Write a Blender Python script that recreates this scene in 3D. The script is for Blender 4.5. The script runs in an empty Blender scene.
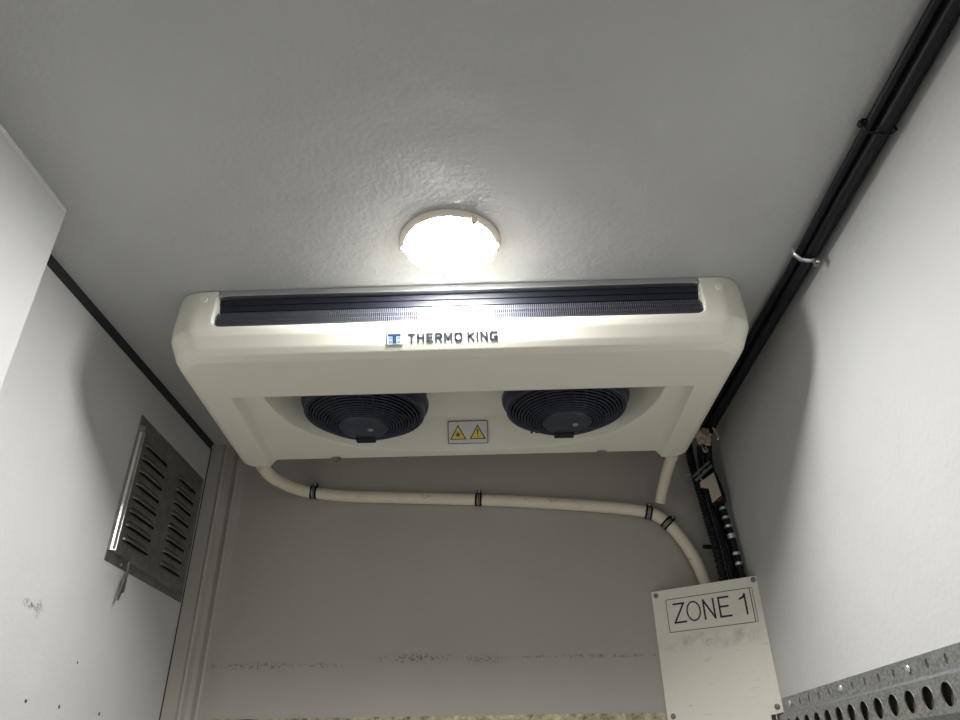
import bpy, bmesh, math, random
from mathutils import Vector, Matrix, noise as mnoise
random.seed(4)
PI = math.pi
S = bpy.context.scene
C = S.collection

# ------------------------------------------------------------------ camera
cam_d = bpy.data.cameras.new('camera')
cam = bpy.data.objects.new('camera', cam_d)
C.objects.link(cam)
cam_d.sensor_width = 36.0
cam_d.lens = 721.0 / 960 * 36
cam_d.clip_start = 0.01
Yc = Vector((508 - 480, -(785 - 360), -721)).normalized()      # depth direction seen in the camera frame
Zc = Vector((463 - 480, -(-863 - 360), -721)).normalized()     # up
Zc = (Zc - Yc * Zc.dot(Yc)).normalized()
Xc = Yc.cross(Zc)
cam.matrix_world = Matrix((Xc, Yc, Zc)).to_4x4()
S.camera = cam

# ------------------------------------------------------------------ world, exposure
w = bpy.data.worlds.new('world')
S.world = w
w.use_nodes = True
w.node_tree.nodes['Background'].inputs[0].default_value = (0.5, 0.52, 0.55, 1)
w.node_tree.nodes['Background'].inputs[1].default_value = 0.05
S.view_settings.view_transform = 'Standard'
S.view_settings.look = 'None'
S.view_settings.gamma = 1
S.view_settings.use_curve_mapping = False
S.view_settings.exposure = 1.42
LAMP = 84.0            # emission of the round LED lamps

# ------------------------------------------------------------------ materials
def newmat(name, color=(0.8, 0.8, 0.8), rough=0.5, metal=0.0, spec=0.5, coat=0.0):
    m = bpy.data.materials.new(name)
    m.use_nodes = True
    b = m.node_tree.nodes['Principled BSDF']
    b.inputs['Base Color'].default_value = (*color, 1)
    b.inputs['Roughness'].default_value = rough
    b.inputs['Metallic'].default_value = metal
    b.inputs['Specular IOR Level'].default_value = spec
    b.inputs['Coat Weight'].default_value = coat
    return m

def N(m, t, **kw):
    n = m.node_tree.nodes.new(t)
    for k, v in kw.items():
        setattr(n, k, v)
    return n

def L(m, a, b):
    m.node_tree.links.new(a, b)

def noise(m, scale, detail=3, rough=0.5, stretch=(1, 1, 1)):
    tc = N(m, 'ShaderNodeTexCoord')
    mp = N(m, 'ShaderNodeMapping')
    mp.inputs['Scale'].default_value = stretch
    L(m, tc.outputs['Object'], mp.inputs['Vector'])
    n = N(m, 'ShaderNodeTexNoise')
    n.inputs['Scale'].default_value = scale
    n.inputs['Detail'].default_value = detail
    n.inputs['Roughness'].default_value = rough
    L(m, mp.outputs[0], n.inputs['Vector'])
    return n.outputs[0]

def bump(m, src, strength, dist, prev=None):
    b = N(m, 'ShaderNodeBump')
    b.inputs['Strength'].default_value = strength
    b.inputs['Distance'].default_value = dist
    L(m, src, b.inputs['Height'])
    if prev:
        L(m, prev, b.inputs['Normal'])
    L(m, b.outputs[0], m.node_tree.nodes['Principled BSDF'].inputs['Normal'])
    return b.outputs[0]

def ramp(m, src, stops):
    r = N(m, 'ShaderNodeValToRGB')
    els = r.color_ramp.elements
    while len(els) < len(stops):
        els.new(0.5)
    for e, (p, c) in zip(els, stops):
        e.position = p
        e.color = (*c, 1) if len(c) == 3 else c
    L(m, src, r.inputs[0])
    return r.outputs[0]

def mixc(m, fac, a, b):
    x = N(m, 'ShaderNodeMix', data_type='RGBA')
    if isinstance(fac, float):
        x.inputs[0].default_value = fac
    else:
        L(m, fac, x.inputs[0])
    for s, v in ((6, a), (7, b)):
        if isinstance(v, tuple):
            x.inputs[s].default_value = (*v, 1)
        else:
            L(m, v, x.inputs[s])
    return x.outputs[2]

def mth(m, op, a, b=None, clamp=False):
    x = N(m, 'ShaderNodeMath', operation=op, use_clamp=clamp)
    for i, v in enumerate((a, b)):
        if v is None:
            continue
        if isinstance(v, (int, float)):
            x.inputs[i].default_value = v
        else:
            L(m, v, x.inputs[i])
    return x.outputs[0]

def base(m):
    return m.node_tree.nodes['Principled BSDF'].inputs['Base Color']

def blob(m, c, s):
    """soft mask round a point of the surface, half widths s"""
    tc = N(m, 'ShaderNodeTexCoord')
    mp = N(m, 'ShaderNodeMapping', vector_type='POINT')
    mp.inputs['Location'].default_value = [-a / b for a, b in zip(c, s)]
    mp.inputs['Scale'].default_value = [1 / b for b in s]
    L(m, tc.outputs['Object'], mp.inputs['Vector'])
    g = N(m, 'ShaderNodeTexGradient', gradient_type='SPHERICAL')
    L(m, mp.outputs[0], g.inputs[0])
    return g.outputs[0]

def gelcoat(name, color, rough=0.33, scuffs=(), specks=(), bmp=0.35, wear=0.06):
    m = newmat(name, color, rough, spec=0.5)
    big = noise(m, 1.6, 4)
    dark = tuple(c * (1 - wear * 2) for c in color)
    col = mixc(m, ramp(m, big, [(0.35, (0, 0, 0)), (0.7, (1, 1, 1))]), dark, color)
    for c, s, sc in scuffs:
        k = blob(m, c, s)
        n1 = noise(m, sc, 6, 0.75)
        k2 = mth(m, 'MULTIPLY', mth(m, 'POWER', k, 0.6), ramp(m, n1, [(0.5, (0, 0, 0)), (0.58, (1, 1, 1))]))
        col = mixc(m, mth(m, 'MULTIPLY', k2, 0.9), col, (0.05, 0.045, 0.04))
    for c, s in specks:
        k = ramp(m, blob(m, c, s), [(0.25, (0, 0, 0)), (0.35, (1, 1, 1))])
        col = mixc(m, k, col, (0.04, 0.037, 0.03))
    L(m, col, base(m))
    b1 = bump(m, noise(m, 95, 4, 0.55), bmp, 0.0025)
    b2 = bump(m, noise(m, 9, 3), bmp, 0.010, b1)
    return m

M = {}
M['ceiling'] = gelcoat('ceiling gelcoat', (0.54, 0.545, 0.545), 0.36, bmp=0.6)
M['wall_l'] = gelcoat('left wall gelcoat', (0.67, 0.67, 0.655), 0.40,
                      scuffs=[((-0.965, 1.50, 0.330), (0.1, 0.050, 0.011), 130), ((-0.965, 1.522, 0.327), (0.1, 0.012, 0.022), 200)],
                      specks=[((-0.965, 1.567, 0.157), (0.05, 0.006, 0.005)), ((-0.965, 1.692, 0.157), (0.05, 0.005, 0.006)),
                              ((-0.965, 1.869, 0.157), (0.05, 0.006, 0.006)), ((-0.965, 1.72, 0.25), (0.05, 0.004, 0.004))])
M['wall_r'] = gelcoat('right wall gelcoat', (0.655, 0.655, 0.645), 0.36)
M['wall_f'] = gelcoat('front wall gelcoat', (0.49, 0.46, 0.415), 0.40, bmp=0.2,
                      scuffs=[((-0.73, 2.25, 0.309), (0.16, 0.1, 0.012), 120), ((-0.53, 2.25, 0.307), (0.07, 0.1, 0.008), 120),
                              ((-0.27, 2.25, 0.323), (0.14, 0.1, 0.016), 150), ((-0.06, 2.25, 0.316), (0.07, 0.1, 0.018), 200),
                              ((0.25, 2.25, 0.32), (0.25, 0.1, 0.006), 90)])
M['floor'] = gelcoat('floor resin', (0.56, 0.55, 0.53), 0.55)
M['sealant_shade'] = newmat('dark sealant', (0.02, 0.02, 0.022), 0.7)  # dark seam sealant; also colours the strip that imitates shade under the ceiling
m = newmat('unit plastic', (0.87, 0.84, 0.74), 0.38, coat=0.15)
L(m, mixc(m, ramp(m, noise(m, 5, 4), [(0.4, (0, 0, 0)), (0.75, (1, 1, 1))]), (0.87, 0.84, 0.74), (0.84, 0.81, 0.71)), base(m))
M['unit'] = m
M['black'] = newmat('black plastic', (0.007, 0.008, 0.012), 0.5, spec=0.3)
M['fan'] = newmat('fan plastic', (0.024, 0.032, 0.055), 0.42)
M['fandark'] = newmat('fan inside', (0.006, 0.007, 0.012), 0.6)
M['alu'] = newmat('aluminium', (0.62, 0.63, 0.64), 0.35, 1.0)
M['fin'] = newmat('coil fin', (0.16, 0.17, 0.2), 0.45, 0.6)
M['louvre'] = newmat('dark louvre', (0.010, 0.013, 0.024), 0.5)
m = newmat('galvanised steel', (0.42, 0.43, 0.43), 0.45, 0.75)
v = N(m, 'ShaderNodeTexVoronoi')
v.inputs['Scale'].default_value = 220
tc = N(m, 'ShaderNodeTexCoord')
L(m, tc.outputs['Object'], v.inputs['Vector'])
L(m, mixc(m, ramp(m, v.outputs['Color'], [(0.2, (0, 0, 0)), (0.8, (1, 1, 1))]), (0.30, 0.31, 0.31), (0.50, 0.51, 0.50)), base(m))
bump(m, noise(m, 70, 5, 0.7), 0.3, 0.002)
M['galv'] = m
m = newmat('stained rail', (0.45, 0.42, 0.30), 0.6, 0.3)
L(m, ramp(m, noise(m, 28, 6, 0.7), [(0.35, (0.12, 0.11, 0.10)), (0.5, (0.5, 0.45, 0.28)), (0.65, (0.75, 0.70, 0.45))]), base(m))
M['rail_f'] = m
m = newmat('vent steel', (0.24, 0.235, 0.22), 0.36, 0.85)
L(m, mixc(m, ramp(m, noise(m, 22, 5, 0.65), [(0.35, (0, 0, 0)), (0.7, (1, 1, 1))]), (0.24, 0.235, 0.22), (0.37, 0.36, 0.335)), base(m))
bump(m, noise(m, 40, 4), 0.15, 0.003)
M['vent'] = m
M['brightsteel'] = newmat('bright steel', (0.85, 0.85, 0.84), 0.3, 0.9)
m = newmat('hose rubber', (0.86, 0.78, 0.63), 0.5)
k = ramp(m, noise(m, 45, 5, 0.75, (0.6, 1, 1)), [(0.60, (0, 0, 0)), (0.68, (1, 1, 1))])
L(m, mixc(m, mth(m, 'MULTIPLY', k, 0.5), (0.86, 0.78, 0.63), (0.24, 0.2, 0.15)), base(m))
M['hose'] = m
m = newmat('sign white', (0.92, 0.88, 0.79), 0.38)
k1 = mth(m, 'MULTIPLY', blob(m, (0.0, 0.0, 0.047), (0.22, 0.2, 0.035)), ramp(m, noise(m, 26, 6, 0.7), [(0.42, (0, 0, 0)), (0.7, (1, 1, 1))]))
k2 = ramp(m, noise(m, 30, 6, 0.75, (1, 1, 5)), [(0.60, (0, 0, 0)), (0.72, (1, 1, 1))])
col = mixc(m, mth(m, 'MULTIPLY', k1, 0.8), (0.92, 0.88, 0.79), (0.28, 0.26, 0.23))
L(m, mixc(m, mth(m, 'MULTIPLY', k2, 0.45), col, (0.25, 0.23, 0.2)), base(m))
M['sign'] = m
M['sticker'] = newmat('sticker white', (0.92, 0.88, 0.80), 0.35)
M['ink'] = newmat('black ink', (0.012, 0.012, 0.014), 0.4)
M['inkgrey'] = newmat('grey ink', (0.035, 0.04, 0.055), 0.5)
M['navy'] = newmat('navy ink', (0.02, 0.045, 0.10), 0.4)
M['lightblue'] = newmat('light blue ink', (0.10, 0.22, 0.36), 0.5)
M['whiteink'] = newmat('white ink', (0.8, 0.82, 0.85), 0.4)
M['yellow'] = newmat('warning yellow', (0.80, 0.66, 0.12), 0.4)
M['labelgrey'] = newmat('label white', (0.72, 0.70, 0.68), 0.35)
M['tape'] = newmat('cream tape', (0.62, 0.55, 0.43), 0.5)
M['greymetal'] = newmat('dull metal', (0.25, 0.25, 0.25), 0.45, 0.6)
M['screw'] = newmat('screw steel', (0.30, 0.30, 0.29), 0.35, 0.8)
M['timber'] = newmat('brown timber', (0.085, 0.06, 0.04), 0.7)
M['red'] = newmat('red wire', (0.35, 0.03, 0.02), 0.4)
M['rim'] = newmat('lamp rim', (0.95, 0.86, 0.77), 0.4)
m = newmat('lamp lens', (0.9, 0.9, 0.9), 0.2)
b = m.node_tree.nodes['Principled BSDF']
b.inputs['Emission Color'].default_value = (1.0, 0.995, 0.975, 1)
b.inputs['Emission Strength'].default_value = LAMP
M['lens'] = m
m = newmat('foam', (0.62, 0.52, 0.42), 0.85)
bump(m, noise(m, 90, 4), 0.8, 0.01)
M['foam'] = m

# ------------------------------------------------------------------ helpers
def link(name, bm, mat, parent=None, smooth=None, loc=None):
    """bm is written in world coordinates; with loc the object's origin goes there"""
    me = bpy.data.meshes.new(name)
    bmesh.ops.recalc_face_normals(bm, faces=bm.faces)
    if loc is not None:
        bmesh.ops.translate(bm, verts=bm.verts, vec=-Vector(loc))
    elif parent is not None:
        bmesh.ops.transform(bm, verts=bm.verts, matrix=world_of(parent).inverted())
    bm.to_mesh(me)
    bm.free()
    o = bpy.data.objects.new(name, me)
    C.objects.link(o)
    me.materials.append(M[mat])
    if loc is not None:
        o.location = loc
    if parent is not None:
        o.parent = parent
    if smooth:
        for p in me.polygons:
            p.use_smooth = True
        if smooth is not True:
            me.set_sharp_from_angle(angle=math.radians(smooth))
    return o

def world_of(o):
    mm = o.matrix_basis.copy()
    while o.parent:
        o = o.parent
        mm = o.matrix_basis @ mm
    return mm

def thing(name, label, cat, loc, group=None):
    o = bpy.data.objects.new(name, None)
    o.empty_display_size = 0.05
    C.objects.link(o)
    o.location = loc
    return tag(o, label, cat, group)

def tag(o, label, cat, group=None):
    o['label'] = label
    o['category'] = cat
    if group:
        o['group'] = group
    return o

def structure(o):
    o['kind'] = 'structure'
    return o

def box(bm, lo, hi, bev=0, mtx=None):
    r = bmesh.ops.create_cube(bm, size=1)
    vs = r['verts']
    for v in vs:
        for i in range(3):
            v.co[i] = lo[i] if v.co[i] < 0 else hi[i]
    if bev:
        es = list({e for v in vs for e in v.link_edges})
        r = bmesh.ops.bevel(bm, geom=es, offset=bev, segments=2, profile=0.5, affect='EDGES')
        vs = list({v for f in r['faces'] for v in f.verts} | {v for v in vs if v.is_valid})
    if mtx is not None:
        bmesh.ops.transform(bm, verts=vs, matrix=mtx)
    return vs

def catmull(pts, n=8):
    pts = [Vector(p) for p in pts]
    P = [pts[0] * 2 - pts[1]] + pts + [pts[-1] * 2 - pts[-2]]
    out = []
    for i in range(1, len(P) - 2):
        a, b, c, d = P[i - 1:i + 3]
        for k in range(n):
            t = k / n
            out.append(0.5 * ((2 * b) + (c - a) * t + (2 * a - 5 * b + 4 * c - d) * t * t + (3 * b - a - 3 * c + d) * t ** 3))
    out.append(pts[-1])
    return out

def tube(bm, pts, r, seg=12, closed=False, cap=True):
    pts = [Vector(p) for p in pts]
    rings = []
    n = len(pts)
    up = None
    for i, p in enumerate(pts):
        if closed:
            t = (pts[(i + 1) % n] - pts[i - 1]).normalized()
        else:
            t = (pts[min(i + 1, n - 1)] - pts[max(i - 1, 0)]).normalized()
        if up is None:
            up = t.orthogonal().normalized()
        up = (up - t * up.dot(t)).normalized()
        s = t.cross(up)
        rr = r(i / max(1, n - 1)) if callable(r) else r
        rings.append([bm.verts.new(p + up * math.cos(a) * rr + s * math.sin(a) * rr) for a in [2 * PI * k / seg for k in range(seg)]])
    m_ = n if closed else n - 1
    for i in range(m_):
        A, B = rings[i], rings[(i + 1) % n]
        for k in range(seg):
            bm.faces.new((A[k], A[(k + 1) % seg], B[(k + 1) % seg], B[k]))
    if cap and not closed:
        bm.faces.new(rings[0][::-1])
        bm.faces.new(rings[-1])

def frame(o, x, y):
    """4x4 with given origin and two in-plane axes; third = cross"""
    x, y = Vector(x).normalized(), Vector(y).normalized()
    z = x.cross(y).normalized()
    mm = Matrix((x, y, z)).transposed().to_4x4()
    mm.translation = Vector(o)
    return mm

def lathe(bm, prof, mtx, seg=32):
    """prof: (radius, height) list turned round the frame's third axis"""
    rings = []
    for r, h in prof:
        if r < 1e-6:
            rings.append([bm.verts.new(mtx @ Vector((0, 0, h)))])
        else:
            rings.append([bm.verts.new(mtx @ Vector((r * math.cos(2 * PI * k / seg), r * math.sin(2 * PI * k / seg), h))) for k in range(seg)])
    for A, B in zip(rings, rings[1:]):
        for k in range(seg):
            k2 = (k + 1) % seg
            if len(A) == 1 and len(B) == 1:
                continue
            if len(A) == 1:
                bm.faces.new((A[0], B[k2], B[k]))
            elif len(B) == 1:
                bm.faces.new((A[k], A[k2], B[0]))
            else:
                bm.faces.new((A[k], A[k2], B[k2], B[k]))

def prism(bm, poly, h0, h1, mtx=Matrix()):
    a = [bm.verts.new(mtx @ Vector((x, y, h0))) for x, y in poly]
    b = [bm.verts.new(mtx @ Vector((x, y, h1))) for x, y in poly]
    bm.faces.new(a[::-1])
    bm.faces.new(b)
    n = len(poly)
    for i in range(n):
        bm.faces.new((a[i], a[(i + 1) % n], b[(i + 1) % n], b[i]))

def loft(bm, loops):
    R = [[bm.verts.new(p) for p in lp] for lp in loops]
    n = len(R[0])
    for A, B in zip(R, R[1:]):
        for i in range(n):
            bm.faces.new((A[i], A[(i + 1) % n], B[(i + 1) % n], B[i]))
    bm.faces.new(R[0][::-1])
    bm.faces.new(R[-1])

def frame_band(bm, outer, inner, h0, h1, mtx):
    """flat ring between two outlines with the same number of points"""
    n = len(outer)
    V = lambda p, h: bm.verts.new(mtx @ Vector((p[0], p[1], h)))
    o0, i0, o1, i1 = ([V(p, h) for p in pl] for pl, h in ((outer, h0), (inner, h0), (outer, h1), (inner, h1)))
    for i in range(n):
        j = (i + 1) % n
        bm.faces.new((o1[i], o1[j], i1[j], i1[i]))
        bm.faces.new((o0[j], o0[i], i0[i], i0[j]))
        bm.faces.new((o0[i], o0[j], o1[j], o1[i]))
        bm.faces.new((i0[j], i0[i], i1[i], i1[j]))

def rrect(x0, y0, x1, y1, r, n=5):
    out = []
    for cx, cy, a0 in ((x1 - r, y1 - r, 0), (x0 + r, y1 - r, PI / 2), (x0 + r, y0 + r, PI), (x1 - r, y0 + r, 1.5 * PI)):
        for k in range(n + 1):
            a = a0 + PI / 2 * k / n
            out.append((cx + r * math.cos(a), cy + r * math.sin(a)))
    return out

def text_bm(body, width, height, mtx, thick=0.0004, bold=0.0, gap=1.0):
    cu = bpy.data.curves.new('txt', 'FONT')
    cu.body = body
    cu.size = 1
    cu.offset = bold
    cu.extrude = 0.5
    cu.space_character = gap
    o = bpy.data.objects.new('txt', cu)
    me = bpy.data.meshes.new_from_object(o)
    bm = bmesh.new()
    bm.from_mesh(me)
    bpy.data.objects.remove(o)
    bpy.data.curves.remove(cu)
    bpy.data.meshes.remove(me)
    xs = [v.co.x for v in bm.verts]
    ys = [v.co.y for v in bm.verts]
    x0, x1, y0, y1 = min(xs), max(xs), min(ys), max(ys)
    for v in bm.verts:
        v.co = mtx @ Vector(((v.co.x - x0) / (x1 - x0) * width, (v.co.y - y0) / (y1 - y0) * height, thick if v.co.z > 0 else 0))
    return bm

def screw(parent, pos, nrm, r=0.006, h=0.003, mat='screw', name='screw'):
    n = Vector(nrm).normalized()
    x = n.orthogonal()
    bm = bmesh.new()
    lathe(bm, [(0, h), (r * 0.3, h), (r * 0.3, h * 0.6), (r * 0.42, h), (r * 0.8, h * 0.75), (r, h * 0.2), (r, -h * 0.3), (0, -h * 0.3)], frame(pos, x, n.cross(x)), 14)
    return link(name, bm, mat, parent, smooth=40)

# ------------------------------------------------------------------ the box body of the truck
XL, XR, YF, YB, ZF, ZC = -0.965, 0.71, 2.25, -4.2, -1.4, 1.0
bm = bmesh.new(); box(bm, (-1.15, YB - 0.1, ZC), (XR + 0.1, YF + 0.1, ZC + 0.08)); structure(link('ceiling', bm, 'ceiling'))
bm = bmesh.new(); box(bm, (-1.15, YB - 0.1, ZF - 0.08), (XR + 0.1, YF + 0.1, ZF)); structure(link('floor', bm, 'floor'))
bm = bmesh.new(); box(bm, (XL - 0.06, YB, ZF), (XL, YF + 0.1, ZC - 0.018), 0.004); structure(link('wall_left', bm, 'wall_l'))
bm = bmesh.new(); box(bm, (-1.15, YB - 0.1, ZF), (-1.06, YF + 0.1, ZC)); structure(link('trim_1', bm, 'sealant_shade'))
bm = bmesh.new(); box(bm, (XR, YB - 0.1, ZF), (XR + 0.06, YF + 0.1, ZC)); structure(link('wall_right', bm, 'wall_r'))
bm = bmesh.new(); box(bm, (-1.06, YF, ZF), (XR, YF + 0.06, ZC)); structure(link('wall_front', bm, 'wall_f'))
bm = bmesh.new(); box(bm, (-1.06, YB - 0.06, ZF), (XR, YB, ZC)); structure(link('wall_rear', bm, 'wall_r'))
# thicker lining panel on the left, nearer the camera, with its bead of sealant along the ceiling
bm = bmesh.new(); box(bm, (XL, YB, ZF), (-0.854, 1.068, ZC), 0.003); structure(link('trim_2', bm, 'wall_l'))
bm = bmesh.new()
tube(bm, [(-0.856, YB + 0.01, 0.996), (-0.856, 1.060, 0.997)], 0.008, 10)
structure(link('trim_3', bm, 'wall_l', smooth=40))
bm = bmesh.new(); prism(bm, [(-0.990, 0.979), (-0.9665, 0.981), (-0.963, 0.990), (-0.955, 1.0005), (-0.990, 1.0005)], -2.2, -1.069, Matrix(((1, 0, 0, 0), (0, 0, -1, 0), (0, 1, 0, 0), (0, 0, 0, 1)))); structure(link('shade_strip', bm, 'sealant_shade', smooth=40))  # dark strip standing in for the soft shade along the left wall-ceiling joint
# moulded corner post left of the front wall
prof = [(-0.964, 2.249), (-0.964, 2.206), (-0.945, 2.210), (-0.925, 2.213), (-0.917, 2.209), (-0.911, 2.213), (-0.904, 2.228),
        (-0.890, 2.232), (-0.878, 2.226), (-0.872, 2.221), (-0.866, 2.224), (-0.858, 2.240), (-0.850, 2.2499)]
bm = bmesh.new(); prism(bm, prof, ZF, ZC - 0.001); structure(link('trim_4', bm, 'wall_f', smooth=30))
# dark seam between left wall and corner post
bm = bmesh.new(); tube(bm, [(-0.9645, 2.2055, ZF), (-0.9645, 2.2055, 0.985)], 0.0022, 8); structure(link('trim_5', bm, 'sealant_shade'))

# ------------------------------------------------------------------ evaporator unit
UX = -0.086
def outline(hw, yf, yb, rc, rr, z, skew=0.0, n=10):
    pts = []
    for cx, cy, r, a0 in ((UX + hw - rr, yb - rr, rr, 0), (UX - hw + rr, yb - rr, rr, PI / 2), (UX - hw + rc, yf + rc, rc, PI), (UX + hw - rc, yf + rc, rc, 1.5 * PI)):
        for k in range(n + 1):
            a = a0 + PI / 2 * k / n
            x, y = cx + r * math.cos(a), cy + r * math.sin(a)
            pts.append(Vector((x - 0.03 * (y - 1.34), y, z - skew * (y - 1.38))))
    return pts
YR = 1.972
SK = 0.027
bm = bmesh.new()
loft(bm, [outline(0.666, 1.345, YR, 0.075, 0.03, 0.9995),
          outline(0.667, 1.338, YR, 0.075, 0.03, 0.92),
          outline(0.664, 1.336, YR, 0.075, 0.03, 0.885, SK * .3),
          outline(0.659, 1.340, YR, 0.075, 0.03, 0.872, SK * .6),
          outline(0.651, 1.357, YR, 0.070, 0.03, 0.848, SK),
          outline(0.643, 1.370, YR - .004, 0.066, 0.03, 0.836, SK),
          outline(0.630, 1.388, YR - .010, 0.060, 0.025, 0.830, SK)])
body = link('housing', bm, 'unit')

cutters = []
def cutter(bm):
    o = link('cutter', bm, 'unit')
    cutters.append(o)
    return o
# 1: wedge that frees the rear of the underside, closed in front by the skin of the front panel
yz = Matrix(((0, 0, 1, 0), (1, 0, 0, 0), (0, 1, 0, 0), (0, 0, 0, 1)))
RX0, RX1 = -0.655, 0.480
poly_lo = [(RX0, 1.553), (RX1, 1.553), (RX1 - 0.012, 2.05), (RX0 - 0.018, 2.05)]
bm = bmesh.new()
loft(bm, [[Vector((x, y, 0.70)) for x, y in poly_lo],
          [Vector((x, y, 0.820)) for x, y in poly_lo],
          [Vector((x + (0.010 if x < 0 else -0.010), y, 0.852 - (y - 1.553) * 0.034)) for x, y in poly_lo]])
cutter(bm)
# 2: scalloped basin round the two fans
left = [(-0.602, 1.5535), (-0.602, 1.582), (-0.592, 1.66), (-0.566, 1.745), (-0.525, 1.812), (-0.480, 1.855), (-0.428, 1.890), (-0.357, 1.916), (-0.26, 1.930), (-0.172, 1.935)]
right = [(2 * UX - 0.004 - x, y) for x, y in left][::-1]
scal = [(p.x, p.y) for p in catmull([(x, y, 0) for x, y in left[1:]], 4)]
scal = [left[0]] + scal
scal = scal + [(2 * UX - x, y) for x, y in scal][::-1]
def inset(d, e):
    return [(UX + (x - UX) * (1 - d), y - e * max(0, (y - 1.5) / 0.43)) for x, y in scal]
bm = bmesh.new()
loft(bm, [[Vector((x, y, 0.80)) for x, y in inset(-0.004, -0.002)],
          [Vector((x, y, 0.834)) for x, y in inset(-0.002, -0.001)],
          [Vector((x, y, 0.846)) for x, y in inset(0.010, 0.006)],
          [Vector((x, y, 0.925)) for x, y in inset(0.07, 0.052)],
          [Vector((x, y, 0.942)) for x, y in inset(0.11, 0.075)]])
cutter(bm)
bm = bmesh.new()
box(bm, (-0.545, 1.515, 0.850), (0.373, 1.60, 0.942))
cutter(bm)
# 3: discharge slot
GX0, GX1 = -0.641, 0.468
poly = rrect(GX0, 0.896, GX1, 1.06, 0.020, 6)
bm = bmesh.new(); prism(bm, poly, 1.25, 1.42, Matrix(((1, 0, 0, 0), (0, 0, 1, 0), (0, 1, 0, 0), (0, 0, 0, 1)))); cutter(bm)
for c in cutters:
    md = body.modifiers.new('cut', 'BOOLEAN')
    md.operation = 'DIFFERENCE'
    md.object = c
    md.solver = 'EXACT'
md = body.modifiers.new('remesh', 'REMESH'); md.mode = 'VOXEL'; md.voxel_size = 0.0030
md = body.modifiers.new('soft', 'SMOOTH'); md.factor = 0.5; md.iterations = 3
bpy.context.view_layer.update()
dg = bpy.context.evaluated_depsgraph_get()
me = bpy.data.meshes.new_from_object(body.evaluated_get(dg))
body.modifiers.clear()
old = body.data
body.data = me
bpy.data.meshes.remove(old)
for c in cutters:
    d = c.data
    bpy.data.objects.remove(c)
    bpy.data.meshes.remove(d)
if not me.materials:
    me.materials.append(M['unit'])
for p in me.polygons:
    p.use_smooth = True
unit = thing('evaporator_unit', 'wide cream ceiling evaporator unit with two dark fans under the ceiling', 'cooling unit', (UX, 1.65, 1.0))
body.parent = unit
body.matrix_parent_inverse = Matrix.Translation(-Vector(unit.location))

# discharge grille: dark back, louvre blades, fine coil fins
bm = bmesh.new()
box(bm, (GX0 - 0.003, 1.409, 0.899), (GX1 + 0.003, 1.415, 0.998))
grille = link('grille', bm, 'fandark', unit)
bm = bmesh.new()
loft(bm, [[(GX0 + 0.001 if e else GX1 - 0.001, y, z) for y, z in ((1.3605, 0.9835), (1.3625, 0.9700), (1.3660, 0.9690), (1.3680, 0.9560), (1.3715, 0.9550), (1.3735, 0.9430), (1.3800, 0.9430), (1.3800, 0.9835))] for e in (1, 0)])
link('louvre_blade', bm, 'louvre', grille)
bm = bmesh.new()
x = GX0 + 0.004
while x < GX1 - 0.004:
    box(bm, (x, 1.352, 0.902), (x + 0.0014, 1.372, 0.942))
    x += 0.0047
for z in (0.908, 0.920, 0.932):
    tube(bm, [(GX0, 1.3535, z), (GX1, 1.3535, z)], 0.0008, 5)
link('coil_fins', bm, 'fin', grille)
bm = bmesh.new()
box(bm, (GX0 + 0.002, 1.346, 0.984), (GX1 - 0.002, 1.360, 0.9995), 0.001)
box(bm, (GX0 + 0.002, 1.342, 0.982), (GX1 - 0.002, 1.347, 0.985), 0.0008)
link('top_strip', bm, 'alu', unit)
screw(unit, (-0.095, 1.346, 0.9915), (0, -1, 0), 0.0035, 0.003, 'brightsteel')
for x, z in ((-0.672, 0.974), (0.510, 0.968)):
    bm = bmesh.new()
    lathe(bm, [(0, 0.004), (0.008, 0.004), (0.0095, 0.002), (0.0095, -0.012), (0, -0.012)], frame((x, 1.3445, z), (1, 0, 0), (0, 0, 1)).copy(), 20)
    # frame's third axis is x cross z = -y: towards the camera side
    link('cover_cap', bm, 'unit', unit, smooth=40)

# two clip feet on the rear edge
for x in (-0.480, 0.300):
    bm = bmesh.new()
    box(bm, (x - 0.013, 1.958, 0.8315), (x + 0.013, 1.974, 0.8385), 0.002)
    box(bm, (x - 0.004, 1.952, 0.8265), (x + 0.006, 1.968, 0.834), 0.001)
    link('rear_clip', bm, 'vent', unit)

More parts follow.
